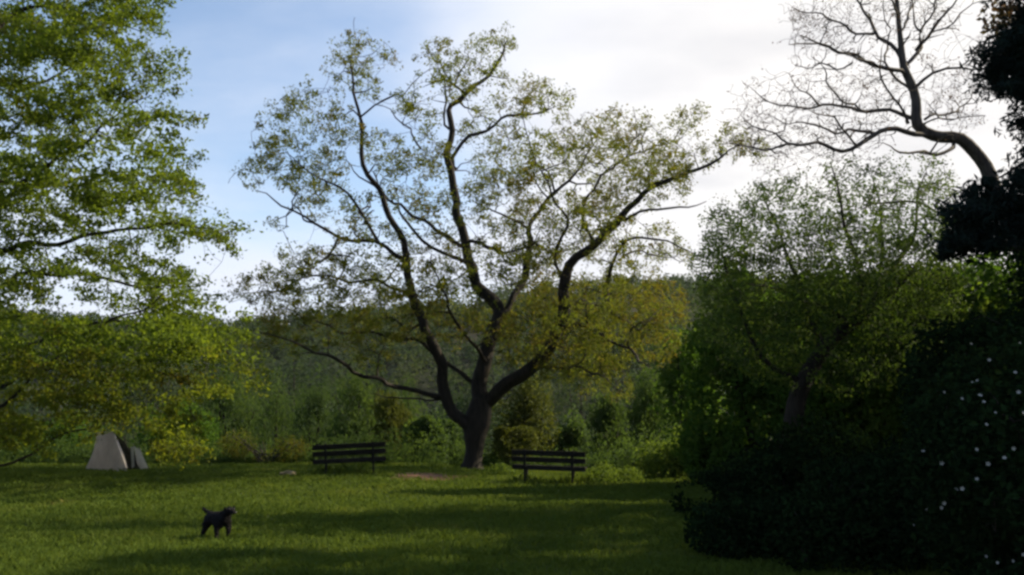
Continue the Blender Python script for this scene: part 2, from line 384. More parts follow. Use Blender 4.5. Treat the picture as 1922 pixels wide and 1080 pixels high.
# ---------- the great oak in the middle
OY = 29.5
oak = Tree()
ob = on_ground(888, 884)
OY = ob[1]
tr = []
for (px, py, r) in [(884, 890, .50), (885, 876, .33), (889, 850, .27), (891, 822, .33), (893, 797, .41), (899, 770, .38), (905, 742, .25)]:
    tr.append((*at(px, py, OY), r))
oak.limb(np.array(tr), 0, 0.01, 0.15)
oak.base = at(900, 760, OY)
OAK = [  # pixels of the limb, depth at start, depth at end, start radius, end radius
    ([(884,812),(855,782),(834,742),(825,690),(808,650),(790,610),(776,560),(768,520),(762,488),(742,432),(708,358),(682,300),(678,240),(662,160),(657,105)], 0, -1.5, .27, .03),
    ([(764,495),(720,462),(650,455),(590,422),(540,388),(480,362)], -.8, -3.5, .13, .02),
    ([(712,458),(690,420),(660,385),(625,342),(580,318),(545,290)], -1.2, -2.4, .10, .02),
    ([(845,748),(790,735),(720,716),(650,690),(600,662),(540,642),(470,618)], 0, -4.0, .17, .02),
    ([(838,752),(770,747),(725,745),(690,738)], 0, 2.0, .06, .015),
    ([(915,742),(870,706),(820,668),(772,638),(738,632),(690,630),(620,612),(560,592),(500,570)], 0, 3.0, .16, .02),
    ([(902,755),(908,715),(913,670),(926,620),(936,585),(908,552),(889,520),(880,470),(860,400),(848,330),(845,245),(853,200),(900,160),(938,112),(950,70)], 0, 1.5, .40, .03),
    ([(880,465),(820,432),(780,402),(720,368),(690,342),(640,300)], .8, 3.5, .13, .02),
    ([(884,500),(840,482),(790,450),(752,405),(735,350)], .8, -2.5, .12, .02),
    ([(850,310),(868,265),(920,242),(960,222),(1010,210),(1045,198)], 1.2, -1.5, .13, .02),
    ([(846,245),(838,200),(832,150),(826,105)], 1.3, 2.4, .08, .02),
    ([(790,280),(772,245),(740,220),(700,195)], 1.2, 2.6, .05, .02),
    ([(934,592),(965,560),(986,520),(993,470),(998,425),(1025,390),(1058,348),(1100,300),(1125,250)], .3, 3.2, .26, .02),
    ([(996,432),(960,414),(925,398),(905,372)], 1.4, -1.0, .09, .02),
    ([(882,452),(930,465),(985,472),(1020,440)], .8, -2.8, .10, .02),
    ([(905,748),(950,728),(990,700),(1022,660),(1045,620),(1058,570),(1055,520),(1070,488),(1112,460),(1150,420),(1182,388),(1212,358),(1275,328),(1340,302),(1395,278)], 0, -2.5, .36, .03),
    ([(1142,580),(1145,520),(1156,490),(1172,460),(1198,438),(1250,450),(1305,485)], -1.0, -3.5, .13, .02),
    ([(1172,415),(1222,392),(1290,386),(1335,378)], -1.3, -3.0, .08, .02),
    ([(1168,480),(1230,474),(1295,492)], -2.0, 1.0, .05, .015),
    ([(1112,458),(1092,405),(1128,335),(1180,292),(1250,268),(1292,222)], -1.0, 2.5, .10, .02),
    ([(1040,630),(1080,610),(1110,618),(1160,645),(1200,680),(1220,700)], -.5, -4.0, .12, .02),
    ([(1050,600),(1090,570),(1145,575),(1200,560),(1250,575)], -.3, 3.5, .13, .02),
    ([(1000,690),(1050,690),(1110,700),(1170,740)], -.2, -4.5, .09, .015),
    ([(1055,525),(1040,480),(1060,420),(1040,370),(1000,300),(990,200)], -.3, -3.0, .10, .02),
    ([(912,680),(880,640),(850,590),(830,540),(810,480)], 0, -4.0, .12, .02),
    ([(776,560),(740,540),(680,530),(600,520),(520,545),(450,550)], -.3, 1.5, .10, .02),
]
for k, (rows, d0, d1, r0, r1) in enumerate(OAK):
    oak.limb(px_limb(rows, OY, d0, d1, r0 * (.66 if k in (0, 6, 15) else .53), r1 * .6), k + 1, 0.11)
CL = [(665,95,40,1.2),(722,108,22,.6),(645,135,38,1),(692,160,30,.8),(572,185,34,1),(540,205,34,1),(515,245,35,1),(498,285,36,1.2),(475,325,28,1),(540,300,45,1),(605,255,45,1.1),
 (610,330,50,1.1),(560,350,40,1),(640,215,33,.8),(690,250,28,.5),(722,285,42,1.5),(750,300,30,.8),(520,430,16,.6),(590,385,30,.4),(650,420,40,.4),(820,115,46,1.1),(870,150,42,1.5),(900,95,30,.8),(945,72,26,1.2),(930,135,28,.8),
 (768,190,28,1.2),(790,215,35,1.3),(812,285,38,1.4),(900,235,40,.8),(960,188,40,1),(1000,170,32,1),(1042,196,32,1.4),(960,280,50,1),(900,330,40,.8),(1005,295,50,1),(1060,290,48,1),
 (940,370,58,2),(1005,360,50,1.8),(1110,258,42,1.5),(1160,240,38,.9),(1205,225,25,.6),(1180,300,60,2),(1240,300,50,1.6),(1292,228,36,1),(1268,300,40,1.4),(1330,290,26,.8),(1372,265,34,1.6),(1415,280,26,.9),
 (1110,350,60,1.5),(1060,400,42,1),(1150,385,50,1.4),(1210,352,42,1.2),(1265,340,36,1),(780,355,60,.7),(690,400,50,.5),(1000,450,60,1.4),(1085,440,50,1.1),(1000,512,60,2),(955,500,50,1.3),(1130,455,45,1),
 (1235,452,40,1),(1282,470,25,.7),(905,430,42,.7),(820,400,50,.6),(830,490,60,1),(720,520,50,1.3),(785,540,50,1.2),(650,500,45,.9),(555,490,38,1.2),(600,525,60,1.5),(505,540,45,1.2),(455,545,30,.8),
 (680,560,60,1.4),(540,575,50,1),(845,560,60,1.2),(1050,570,60,2.2),(1120,560,60,2.2),(1190,550,60,2.4),(1240,575,48,2),(1000,620,60,2),(1080,640,70,3),(1150,630,60,2.6),(1225,635,50,2.2),
 (1100,690,50,1.8),(1150,712,36,1),(1182,735,22,.5),(960,640,50,1.2),(925,600,40,.9),(870,620,40,.5),(800,600,50,.6),(1255,605,36,1.2),(1040,690,36,.9),(740,600,60,.9),(640,600,60,.9),(560,622,50,.7),(480,625,36,.6),(700,645,50,.5),(1160,470,40,.8),(740,470,40,.5)]
for rep_ in range(4):
    for (px, py, r, wgt) in CL:   # crooked secondary boughs into every clump of leaves
        c = math.hypot((px - 940) / 480, (py - 400) / 360)
        half = 5.5 * math.sqrt(max(0.08, 1 - min(1, c) ** 2)) + 0.6
        oak.reach(at(px + rng.normal() * r * .5, py + rng.normal() * r * .5, OY + rng.uniform(-half, half) * .6), wob=.20, maxr=.05, lift=.25, tip=.011, thick=(2.0, 1.7, 1.4, 1.4)[rep_])
T = []
for (px, py, r, wgt) in CL:
    wgt = 0.66 + 0.32 * wgt
    n = max(3, int(wgt * r * r / 58))
    c = math.hypot((px - 940) / 480, (py - 400) / 360)
    half = 5.5 * math.sqrt(max(0.08, 1 - min(1, c) ** 2)) + 0.6
    cd = rng.uniform(-half, half) * 0.5
    for _ in range(n):
        aa, rr = rng.uniform(0, 6.283), r * math.sqrt(rng.uniform(0, 1))
        dep = cd + rng.normal() * (r / 1660 * 30) * 1.3
        if rng.uniform() < 0.45: dep = rng.uniform(-half, half)
        T.append(at(px + rr * math.cos(aa), py + rr * math.sin(aa), OY + dep))
T = np.array(T)
order = np.argsort([np.min(np.linalg.norm(oak.P - p, axis=1)) for p in T])
oak_paths = []
for k in order:
    o = oak.reach(T[k], wob=.10, thick=1.35, tip=.007)
    if o is not None: oak_paths.append(o[len(o) // 2:, :3])
alongs = np.concatenate(oak_paths); alongs = alongs[rng.uniform(size=len(alongs)) < 0.5]
lp = np.concatenate((tufts(T, 30, rng.uniform(.14, .42, len(T))), tufts(alongs, 3, 0.14)))
oak.build('oak_tree', tuple(at(888, 884, OY)), 'great spreading oak with sparse young leaves standing between the two benches', 'tree', M['bark'], lp, 0.085, M['oak_leaf'], aspect=0.6)

# ---------- the leafy tree at the left edge of the lawn
def poly_sample(poly, n, r=rng):
    poly = np.array(poly, float); lo, hi = poly.min(0), poly.max(0); out = []
    while len(out) < n:
        p = r.uniform(lo, hi)
        ins = False; q = poly[-1]
        for v in poly:
            if (v[1] > p[1]) != (q[1] > p[1]) and p[0] < (q[0] - v[0]) * (p[1] - v[1]) / (q[1] - v[1]) + v[0]: ins = not ins
            q = v
        if ins: out.append(p)
    return np.array(out)
lt = Tree(); LY = 22.0
lbase = np.array((at(-330, 500, LY)[0], LY, 0.0))
def lpt(px, py, dy=0): return at(px, py, LY + dy)
lt.limb(np.array([(*lbase, .55), (lbase[0] + .1, LY, 1.2, .42), (*lpt(-310, 600), .38), (*lpt(-280, 380), .30), (*lpt(-250, 150), .22), (*lpt(-200, -150), .12), (*lpt(-180, -400), .05)]), 0, 0.03)
lt.base = np.array((lbase[0], LY, 2.5))
for k, (rows, d0, d1, r0) in enumerate([
    ([(-300,560),(-150,480),(-20,400),(30,362),(90,300),(180,240),(280,180)], 0, -2, .17),
    ([(-280,420),(-120,230),(0,60),(50,22),(120,18),(210,40),(260,60)], 0, 1, .16),
    ([(-300,590),(-150,520),(0,468),(100,462),(200,440),(330,420),(400,430)], 0, -1, .14),
    ([(-305,640),(-150,600),(0,530),(60,515),(180,520),(300,540),(380,530)], 0, 2.5, .14),
    ([(-305,720),(-150,740),(-20,735),(60,695),(130,650),(250,580),(330,560)], 0, -2.5, .15),
    ([(-305,740),(-150,790),(0,762),(70,705),(160,668),(260,690),(340,720),(370,790)], 0, 1.5, .13),
    ([(-308,730),(-200,720),(-60,690),(60,640),(180,610),(300,600),(420,650),(460,690)], 0, -.5, .13),
    ([(-270,320),(-150,120),(-40,-80),(60,-200),(140,-220)], 0, -2, .14),
    ([(-308,760),(-180,850),(0,880),(120,815),(200,790),(280,790)], 0, 3.2, .08),
    ([(-260,250),(-60,180),(60,160),(150,120),(260,130)], 0, 3, .10),
    ([(-290,500),(-120,360),(60,350),(180,330),(320,330)], 0, 3, .10),
]):
    lt.limb(px_limb(rows, LY, d0, d1, r0 * (.55 if k < 4 or k > 6 else .34), .008), k + 1, 0.11)
POLY = [(-230,-240),(240,-240),(262,0),(290,60),(285,100),(310,150),(305,200),(340,240),(350,330),(385,350),(410,380),(420,440),(405,500),(360,560),(410,600),(465,640),(480,700),(420,720),(370,760),(385,820),(330,860),(250,830),(200,800),(120,800),(60,850),(-60,830),(-230,760)]
ps = poly_sample(POLY, 520)          # leafy sprays, each a drooping plume
T = []
for p in ps:
    dp_ = rng.uniform(-4.0, 4.0); c = lpt(p[0], p[1], dp_)
    L_ = rng.uniform(.5, 1.15); ax = unit(np.array((1.0, rng.normal() * .6, rng.normal() * .42 - .12)))
    sd = unit(np.cross(ax, (0, 0, 1.0)))
    for _ in range(rng.integers(12, 26)):
        u_ = rng.uniform(-1, 1); w_ = (1 - abs(u_)) * .8 + .15
        T.append(c + ax * u_ * L_ + sd * rng.normal() * .34 * w_ + np.array((0, 0, rng.normal() * .13 * w_ - .12 * u_ * u_)))
for p in poly_sample(POLY, 900): T.append(lpt(p[0], p[1], rng.uniform(-4, 4)))
T = np.array(T)
d_ = T - np.array((0, 0, EYE)); zc = d_[:, 1] * cp + d_[:, 2] * sp_
qy = CY - (-d_[:, 1] * sp_ + d_[:, 2] * cp) / zc * FPX; qx = CX + d_[:, 0] / zc * FPX
T = T[~((qy > 530) & (qy < 605) & (qx > 90) & (qx < 275) & (rng.uniform(size=len(T)) < .7)) & (qy < 870) & ~((qy > 812) & (qx > 170) & (qx < 290))]
order = np.argsort([np.min(np.linalg.norm(lt.P - p, axis=1)) for p in T])
pth = []
for k in order:
    o = lt.reach(T[k], lift=0.05, back=0.2)
    if o is not None: pth.append(o[len(o) // 2:, :3])
al = np.concatenate(pth); al = al[rng.uniform(size=len(al)) < 0.5]
lp = np.concatenate((tufts(T, 13, rng.uniform(.14, .42, len(T)), 0.6), tufts(al, 3, .13)))
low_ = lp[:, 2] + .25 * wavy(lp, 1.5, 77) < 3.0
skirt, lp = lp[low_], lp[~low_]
lime = lt.build('lime_tree', tuple(lbase), 'leafy yellow-green tree at the left with low boughs hanging over the pale tent', 'tree', M['bark'], lp, 0.098, M['left_leaf'], aspect=0.6, flat=0.6)

M['sunlit_leaf'] = leaf_mat('painted_sunlit_leaf', [(0.0, (0.105, 0.09, 0.013)), (0.3, (0.10, 0.12, 0.014)), (0.75, (0.105, 0.15, 0.016)), (1.0, (0.16, 0.175, 0.024))], 0.6, clump=.5)  # lit copy of the leaf colour, sunlight painted into the lowest boughs
lb_ = leaves_obj('low_foliage', skirt, .098, M['sunlit_leaf'], lime, aspect=.6, flat=.6)
lb_['label'] = 'leaves of the lowest boughs coloured golden-green as if sunlit'

# ---------- bare tree rising behind the conifer
bt = Tree(); BY = 19.0
bb = at(1985, 900, BY); bb[2] = 0
bt.limb(np.array([(*bb, .30), (*at(1975,760,BY), .24), (*at(1945,560,BY), .19), (*at(1900,430,BY), .17), (*at(1862,345,BY), .15), (*at(1842,300,BY), .135), (*at(1805,262,BY), .13), (*at(1755,255,BY), .12), (*at(1724,238,BY), .115), (*at(1718,180,BY), .095), (*at(1697,125,BY), .08), (*at(1688,60,BY), .055), (*at(1683,0,BY), .045), (*at(1690,-80,BY), .02)]), 0, 0.015, 0.2)
bt.base = at(1985, 900, BY)
for k, (rows, d0, d1, r0) in enumerate([
    ([(1740,255),(1700,246),(1650,246),(1610,275),(1580,282),(1540,272),(1500,268),(1450,282),(1400,275),(1370,265)], 0, -2, .075),
    ([(1752,258),(1715,225),(1680,212),(1620,208),(1590,202),(1540,200),(1490,198),(1450,190),(1410,165)], 0, 2, .065),
    ([(1700,140),(1660,128),(1630,118),(1560,95),(1530,80),(1500,60)], 0, -1.5, .05),
    ([(1698,120),(1670,90),(1640,55),(1620,20),(1600,-10),(1570,-40)], 0, 1.5, .06),
    ([(1700,122),(1722,95),(1730,55),(1755,10),(1770,-40)], 0, .8, .055),
    ([(1720,95),(1752,60),(1780,20),(1805,-20)], .3, -1.5, .045),
    ([(1640,64),(1600,60),(1560,35),(1520,25),(1485,20)], 0, 2, .035),
    ([(1718,165),(1740,145),(1780,132),(1825,128),(1870,120)], 0, -1, .045),
    ([(1735,225),(1760,218),(1800,205),(1815,190),(1830,160)], 0, 1.5, .03),
    ([(1735,232),(1760,222),(1800,220),(1855,220)], 0, -1.5, .025),
    ([(1705,232),(1690,205),(1660,165),(1650,130),(1654,90)], 0, -1, .035),
    ([(1652,128),(1600,105),(1560,85),(1510,80),(1480,85)], -1, -2.5, .03),
    ([(1640,250),(1600,240),(1560,250),(1520,230),(1480,235),(1440,220)], 0, 3, .04),
    ([(1790,270),(1770,285),(1740,285),(1700,290),(1660,270)], 0, -1.5, .05),
    ([(1690,60),(1705,30),(1720,-20),(1725,-60)], 0, 1.5, .03),
    ([(1686,30),(1670,0),(1650,-40)], 0, -1, .03),
    ([(1712,170),(1690,150),(1672,128),(1664,100),(1668,60),(1660,20),(1664,-30)], 0, 1.8, .035),
    ([(1626,212),(1590,190),(1560,165),(1548,130),(1520,110)], 0.6, -1, .028),
    ([(1610,275),(1590,250),(1570,228),(1545,222),(1510,205)], -.8, -2.5, .03),
    ([(1600,118),(1575,130),(1550,120),(1520,130),(1495,122)], -.6, 1, .022),
    ([(1730,60),(1715,30),(1712,0),(1705,-40)], .4, 1.6, .025),
    ([(1750,60),(1790,45),(1815,15),(1850,0)], .3, -.8, .022),
    ([(1480,270),(1455,250),(1420,240),(1390,215)], -1.2, -.4, .022),
    ([(1540,200),(1520,180),(1495,165),(1480,140)], 1, 2, .02),
]):
    bt.limb(px_limb(rows, BY, d0, d1, r0 * .8, .008), k + 1, 0.06, 0.2)
BC = [(1520,180,70,40),(1430,200,55,40),(1560,230,70,45),(1470,250,60,45),(1400,250,40,30),(1620,190,60,35),(1650,230,50,25),(1540,60,55,40),(1600,20,70,45),(1500,30,30,22),(1690,20,70,40),(1750,20,60,35),(1600,130,60,35),(1660,150,40,20),(1760,180,50,22),(1800,210,50,25),(1800,150,40,15),(1740,120,30,12),(1840,80,30,8),(1560,290,60,30),(1450,290,50,30),(1680,-80,120,40)]
T = np.array([at(px + r * rng.normal() * .55, py + r * rng.normal() * .5, BY + rng.normal() * 1.1) for px, py, r, n in BC for _ in range(int(n * 3.2))])
for k in np.argsort([np.min(np.linalg.norm(bt.P - p, axis=1)) for p in T]): bt.reach(T[k], wob=0.10, maxr=.03, tip=.005, thick=1.5)
bud = tufts(T[rng.uniform(size=len(T)) < 0.6], 3, .12)
bt.build('bare_tree', tuple(bb), 'bare grey tree arching up at the upper right with hardly a leaf', 'tree', M['bark_grey'], bud, 0.045, M['red_leaf'], crown='buds')

# ---------- shrubs and trees down the right side
def blob(ells, n, seed, gap=-0.45, shell=3.0, lump=0.22, s1=1.6):
    """leaf positions through a lumpy crown made of overlapping ellipsoids (cx,cy,cz,rx,ry,rz)"""
    E = np.array(ells, float); vol = (E[:, 3] * E[:, 4] * E[:, 5]) ** (2 / 3)
    out = []
    for e, c in zip(E, (n * vol / vol.sum()).astype(int)):
        d = unit(rng.normal(size=(c, 3)))
        p = d * e[3:6]
        f = 1 + lump * wavy(p + e[:3], s1, seed) + 0.10 * wavy(p + e[:3], s1 * 0.35, seed + 1)
        rr = (rng.uniform(0, 1, c) ** (1 / shell)) * f
        q = e[:3] + p * rr[:, None]
        k = wavy(q, s1 * 0.7, seed + 2) + 0.5 * wavy(q, s1 * 0.3, seed + 3) > gap
        out.append(q[k])
    q = np.concatenate(out)
    return q[q[:, 2] > ground_z(q[:, 0], q[:, 1]) + 0.03]
def shrub(name, x, y, ells, n, size, mat, label, cat, seed, bark='bark', stems=5, reach_n=60, group=None, **kw):
    z = float(ground_z(x, y))
    q = blob([(x + a, y + b_, z + c, d, e, f) for a, b_, c, d, e, f in ells], n, seed, **{k: v for k, v in kw.items() if k in ('gap', 'shell', 'lump', 's1')})
    tr_ = Tree(); tr_.base = np.array((x, y, z))
    top = max(c + f * 0.6 for a, b_, c, d, e, f in ells)
    for s in range(stems):
        e = ells[s % len(ells)]
        tx, ty, tz = x + e[0] + rng.normal() * e[3] * .35, y + e[1] + rng.normal() * e[4] * .35, z + e[2] + e[5] * rng.uniform(.2, .7)
        bx, by = x + rng.normal() * .12, y + rng.normal() * .12
        r0 = 0.03 + 0.018 * top
        tr_.limb(np.array([(bx, by, z - .05, r0), (bx * .7 + tx * .3, by * .7 + ty * .3, z + (tz - z) * .45, r0 * .6), (tx, ty, tz, .012)]), 0, 0.04)
    for p in q[rng.integers(0, len(q), reach_n)]: tr_.reach(p)
    return tr_.build(name, (x, y, z), label, cat, M[bark], q, size, M[mat], group, **{k: v for k, v in kw.items() if k in ('aspect', 'flat', 'axis', 'spread')})

def gpx(px, Y): return (px - CX) / FPX * Y * 1.0 / (cp * 1.0)   # rough x for a pixel column at distance Y

# airy hawthorn with open twigs against the sky
HY = 17.0
hw = Tree(); hb = np.array((at(1480, 800, HY)[0], HY, 0.0))
hw.limb(np.array([(*hb, .22), (*at(1492,760,HY), .17), (*at(1540,665,HY), .14), (*at(1600,608,HY), .11), (*at(1660,560,HY), .08), (*at(1720,500,HY), .04)]), 0, .03)
hw.base = hb
for k, (rows, d0, d1, r0) in enumerate([
    ([(1600,608),(1570,590),(1540,575),(1500,560),(1440,540),(1400,530)], 0, -1.5, .06),
    ([(1545,660),(1530,600),(1500,520),(1460,440),(1430,370)], 0, 1.5, .08),
    ([(1600,608),(1610,540),(1600,460),(1580,380),(1560,310)], 0, -1, .07),
    ([(1660,560),(1690,480),(1720,400),(1740,320)], 0, 1, .06),
    ([(1630,580),(1650,500),(1650,420),(1640,340)], 0, 2, .05),
    ([(1510,720),(1440,680),(1390,600),(1370,520),(1360,440)], 0, 0, .07),
    ([(1800,420),(1760,400),(1710,382),(1660,385),(1620,400)], 1, 0, .04),
]):
    hw.limb(px_limb(rows, HY, d0, d1, r0 * .7, .01), k + 1, .07)
ps = poly_sample([(1330,400),(1350,370),(1420,350),(1460,315),(1520,330),(1560,300),(1650,300),(1700,285),(1770,300),(1790,360),(1800,440),(1800,600),(1740,700),(1580,740),(1420,720),(1320,640),(1300,500)], 3600)
T = np.array([at(p[0], p[1], HY + rng.uniform(-1.9, 1.9)) for p in ps])
dens = np.clip((ps[:, 1] - 260) / 260, .25, 1) * np.clip((800 - ps[:, 1]) / 220, .3, 1)
T = T[(wavy(T, 1.5, 21) * .8 + dens * 1.0 > rng.uniform(.1, 1.0, len(T)))]
pth = []
for k in np.argsort([np.min(np.linalg.norm(hw.P - p, axis=1)) for p in T]):
    o = hw.reach(T[k], maxr=.025)
    if o is not None: pth.append(o[len(o) // 2:, :3])
al = np.concatenate(pth)
lp = np.concatenate((tufts(T, 22, rng.uniform(.13, .34, len(T))), tufts(al, 2, .12)))
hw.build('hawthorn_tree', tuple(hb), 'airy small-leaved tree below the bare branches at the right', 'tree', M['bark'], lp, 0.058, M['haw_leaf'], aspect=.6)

RIGHT = 'shrubs along the right edge of the lawn'
def rx(px, Y): return (px - CX) / FPX * Y
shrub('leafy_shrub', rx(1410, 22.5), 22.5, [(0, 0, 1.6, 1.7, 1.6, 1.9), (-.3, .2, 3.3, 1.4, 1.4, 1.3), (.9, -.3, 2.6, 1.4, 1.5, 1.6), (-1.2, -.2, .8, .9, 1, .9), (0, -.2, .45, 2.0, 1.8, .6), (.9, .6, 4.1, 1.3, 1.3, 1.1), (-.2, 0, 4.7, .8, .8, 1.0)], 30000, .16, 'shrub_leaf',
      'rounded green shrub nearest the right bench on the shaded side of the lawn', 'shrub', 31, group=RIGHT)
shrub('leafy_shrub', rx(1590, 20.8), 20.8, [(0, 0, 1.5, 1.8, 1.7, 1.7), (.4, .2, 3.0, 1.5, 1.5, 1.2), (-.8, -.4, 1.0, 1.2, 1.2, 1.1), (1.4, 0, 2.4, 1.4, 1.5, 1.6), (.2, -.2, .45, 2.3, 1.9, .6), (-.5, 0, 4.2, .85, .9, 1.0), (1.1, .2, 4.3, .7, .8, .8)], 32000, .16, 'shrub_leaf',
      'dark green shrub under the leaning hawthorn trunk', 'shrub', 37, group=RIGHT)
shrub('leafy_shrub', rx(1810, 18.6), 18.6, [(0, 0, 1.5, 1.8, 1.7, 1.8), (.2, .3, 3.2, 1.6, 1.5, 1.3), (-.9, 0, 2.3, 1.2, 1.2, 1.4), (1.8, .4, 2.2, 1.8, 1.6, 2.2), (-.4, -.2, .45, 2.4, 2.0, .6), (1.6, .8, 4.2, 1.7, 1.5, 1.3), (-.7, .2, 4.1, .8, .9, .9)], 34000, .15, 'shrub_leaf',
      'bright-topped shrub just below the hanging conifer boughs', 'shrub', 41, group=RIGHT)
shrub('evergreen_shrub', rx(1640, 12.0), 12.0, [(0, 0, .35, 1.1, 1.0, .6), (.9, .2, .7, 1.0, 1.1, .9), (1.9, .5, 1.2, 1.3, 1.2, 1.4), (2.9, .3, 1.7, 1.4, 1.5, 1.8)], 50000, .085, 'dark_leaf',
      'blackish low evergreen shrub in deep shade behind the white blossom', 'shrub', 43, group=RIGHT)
shrub('evergreen_shrub', 5.9, 9.8, [(0, 0, 1.2, 1.3, 1.2, 1.2), (-.5, .2, 2.0, 1.0, 1.0, .9), (.7, .2, 2.3, 1.2, 1.1, 1.0), (-.3, -.2, .4, 1.5, 1.3, .5), (2.7, 2.3, 1.9, 1.6, 1.6, 1.8), (2.8, 2.4, 3.8, 1.5, 1.6, 1.4), (3.6, .9, 3.0, 1.4, 1.4, 2.2)], 120000, .08, 'dark_leaf',  # outer lobes lie unseen past the right edge, added to shade the lawn
      'tall blackish evergreen shrub right behind the white-blossomed shrub, with unseen lobes added for shade', 'shrub', 45, group=RIGHT)
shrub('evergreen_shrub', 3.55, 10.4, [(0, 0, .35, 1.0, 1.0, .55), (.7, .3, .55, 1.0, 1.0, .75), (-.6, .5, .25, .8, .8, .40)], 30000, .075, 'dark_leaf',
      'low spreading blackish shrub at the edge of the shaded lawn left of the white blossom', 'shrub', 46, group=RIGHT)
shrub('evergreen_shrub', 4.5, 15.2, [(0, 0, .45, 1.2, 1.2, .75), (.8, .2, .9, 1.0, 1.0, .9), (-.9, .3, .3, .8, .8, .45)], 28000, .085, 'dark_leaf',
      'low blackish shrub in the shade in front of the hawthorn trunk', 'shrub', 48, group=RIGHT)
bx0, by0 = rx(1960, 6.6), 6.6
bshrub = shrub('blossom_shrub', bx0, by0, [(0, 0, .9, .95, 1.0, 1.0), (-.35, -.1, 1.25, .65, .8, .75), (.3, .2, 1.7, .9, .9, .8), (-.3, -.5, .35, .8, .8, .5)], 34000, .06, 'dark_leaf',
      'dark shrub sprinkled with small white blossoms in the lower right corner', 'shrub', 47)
# white blossoms sit on the outermost leaves of that shrub
bl_crown = [c for c in bshrub.children if c.name.startswith('crown')][0]
vv = np.zeros(len(bl_crown.data.vertices) * 3, np.float32); bl_crown.data.vertices.foreach_get('co', vv); vv = vv.reshape(-1, 4, 3).mean(1)
rel = vv - np.array((0, 0, EYE))
dz = rel[:, 1] * cp + rel[:, 2] * sp_
lpx = CX + rel[:, 0] / dz * FPX; lpy = CY - (-rel[:, 1] * sp_ + rel[:, 2] * cp) / dz * FPX
def blossom_mesh():
    bm = bmesh.new()
    for k in range(5):
        a = k * 2 * math.pi / 5
        u, v = Vector((math.cos(a), math.sin(a), 0)), Vector((-math.sin(a), math.cos(a), 0)); up = Vector((0, 0, 1))
        pts = [u * .003, u * .012 + v * .009 + up * .003, u * .024 + v * .008 + up * .009, u * .027 + up * .008, u * .024 - v * .008 + up * .009, u * .012 - v * .009 + up * .003]
        bm.faces.new([bm.verts.new(p) for p in pts])
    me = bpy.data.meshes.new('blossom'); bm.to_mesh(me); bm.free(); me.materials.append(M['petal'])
    bm = bmesh.new(); bmesh.ops.create_icosphere(bm, subdivisions=1, radius=.005, matrix=Matrix.Translation((0, 0, .004)))
    return me
blm = blossom_mesh()
BP = [(1723,845),(1762,885),(1800,919),(1830,909),(1768,951),(1726,966),(1702,979),(1853,872),(1842,876),(1821,844),(1850,813),(1886,848),(1911,845),(1913,766),(1830,749),(1832,757),(1797,755),(1818,714),(1877,1059),(1893,1050),(1916,1043),(1760,730),(1913,735),(1843,1041),(1850,674),(1831,630),(1912,636),(1817,713),(1884,858),(1787,934),(1754,961),(1900,690),(1870,780)]
for px, py in BP:
    d2 = (lpx - px) ** 2 + (lpy - py) ** 2
    near = np.where(d2 < 14 ** 2)[0]
    k = near[np.argmin(vv[near, 1])] if len(near) else int(np.argmin(d2))
    p = vv[k] + np.array((0, -.02, .01))
    o = bpy.data.objects.new('blossom', blm); COL.objects.link(o)
    o.parent = bshrub; o.location = Vector(p) - bshrub.location
    dirv = Vector((rng.normal() * .5 - .3, -1, rng.normal() * .5 + .5)).normalized()
    o.rotation_euler = dirv.to_track_quat('Z', 'Y').to_euler(); s = rng.uniform(.28, .58); o.scale = (s, s, s)

# ---------- conifer whose boughs hang in from the right
cf = Tree(); CY_ = 9.5
cb = np.array((rx(2130, CY_), CY_, 0.0))
cf.limb(np.array([(*cb, .26), (cb[0], CY_, 2.0, .22), (cb[0] + .05, CY_, 5.0, .17), (cb[0], CY_, 8.5, .09), (cb[0], CY_, 10.5, .02)]), 0, .02)
CPOLY = [([(1832,105),(1870,55),(1900,35),(1990,10),(2010,150),(1940,215),(1900,190),(1855,185),(1842,140)], 85, .5, 1.0),
         ([(2000,250),(1910,310),(1855,350),(1800,375),(1795,430),(1768,465),(1800,482),(1870,465),(1920,440),(2040,450),(2040,280)], 150, .5, 1.0),
         ([(1905,215),(1940,205),(1960,260),(1925,265)], 8, .2, .5),
         ([(1890,20),(1930,-40),(2050,-120),(2050,0),(1950,20)], 25, .5, .6),
         ([(1960,-300),(2350,-300),(2450,560),(1980,520),(2030,200),(1990,0)], 230, 2.2, 1.0)]
T = []
for poly, n, dd, _ in CPOLY:
    for p in poly_sample(poly, n): T.append(at(p[0] + rng.normal() * 7, p[1] + rng.normal() * 7, CY_ - .6 + rng.uniform(-dd, dd)))
for _ in range(900):   # rest of its crown, unseen above and beside, broadened to shade the foreground
    a_, h_ = rng.uniform(0, 6.283), rng.uniform(0, 1)
    r_ = 4.6 * (1 - h_ * .75) * math.sqrt(rng.uniform(.05, 1))
    q_ = np.array((cb[0] + r_ * math.cos(a_), CY_ + r_ * math.sin(a_) - .8, 3.4 + 7.0 * h_ - .10 * r_))
    d_ = q_ - np.array((0, 0, EYE)); zc = d_[1] * cp + d_[2] * sp_
    if zc > .5:
        sx_ = CX + d_[0] / zc * FPX; sy_ = CY - (-d_[1] * sp_ + d_[2] * cp) / zc * FPX
        if sx_ < 2010 and sy_ > -70: continue
    T.append(q_)
T = np.array(T)
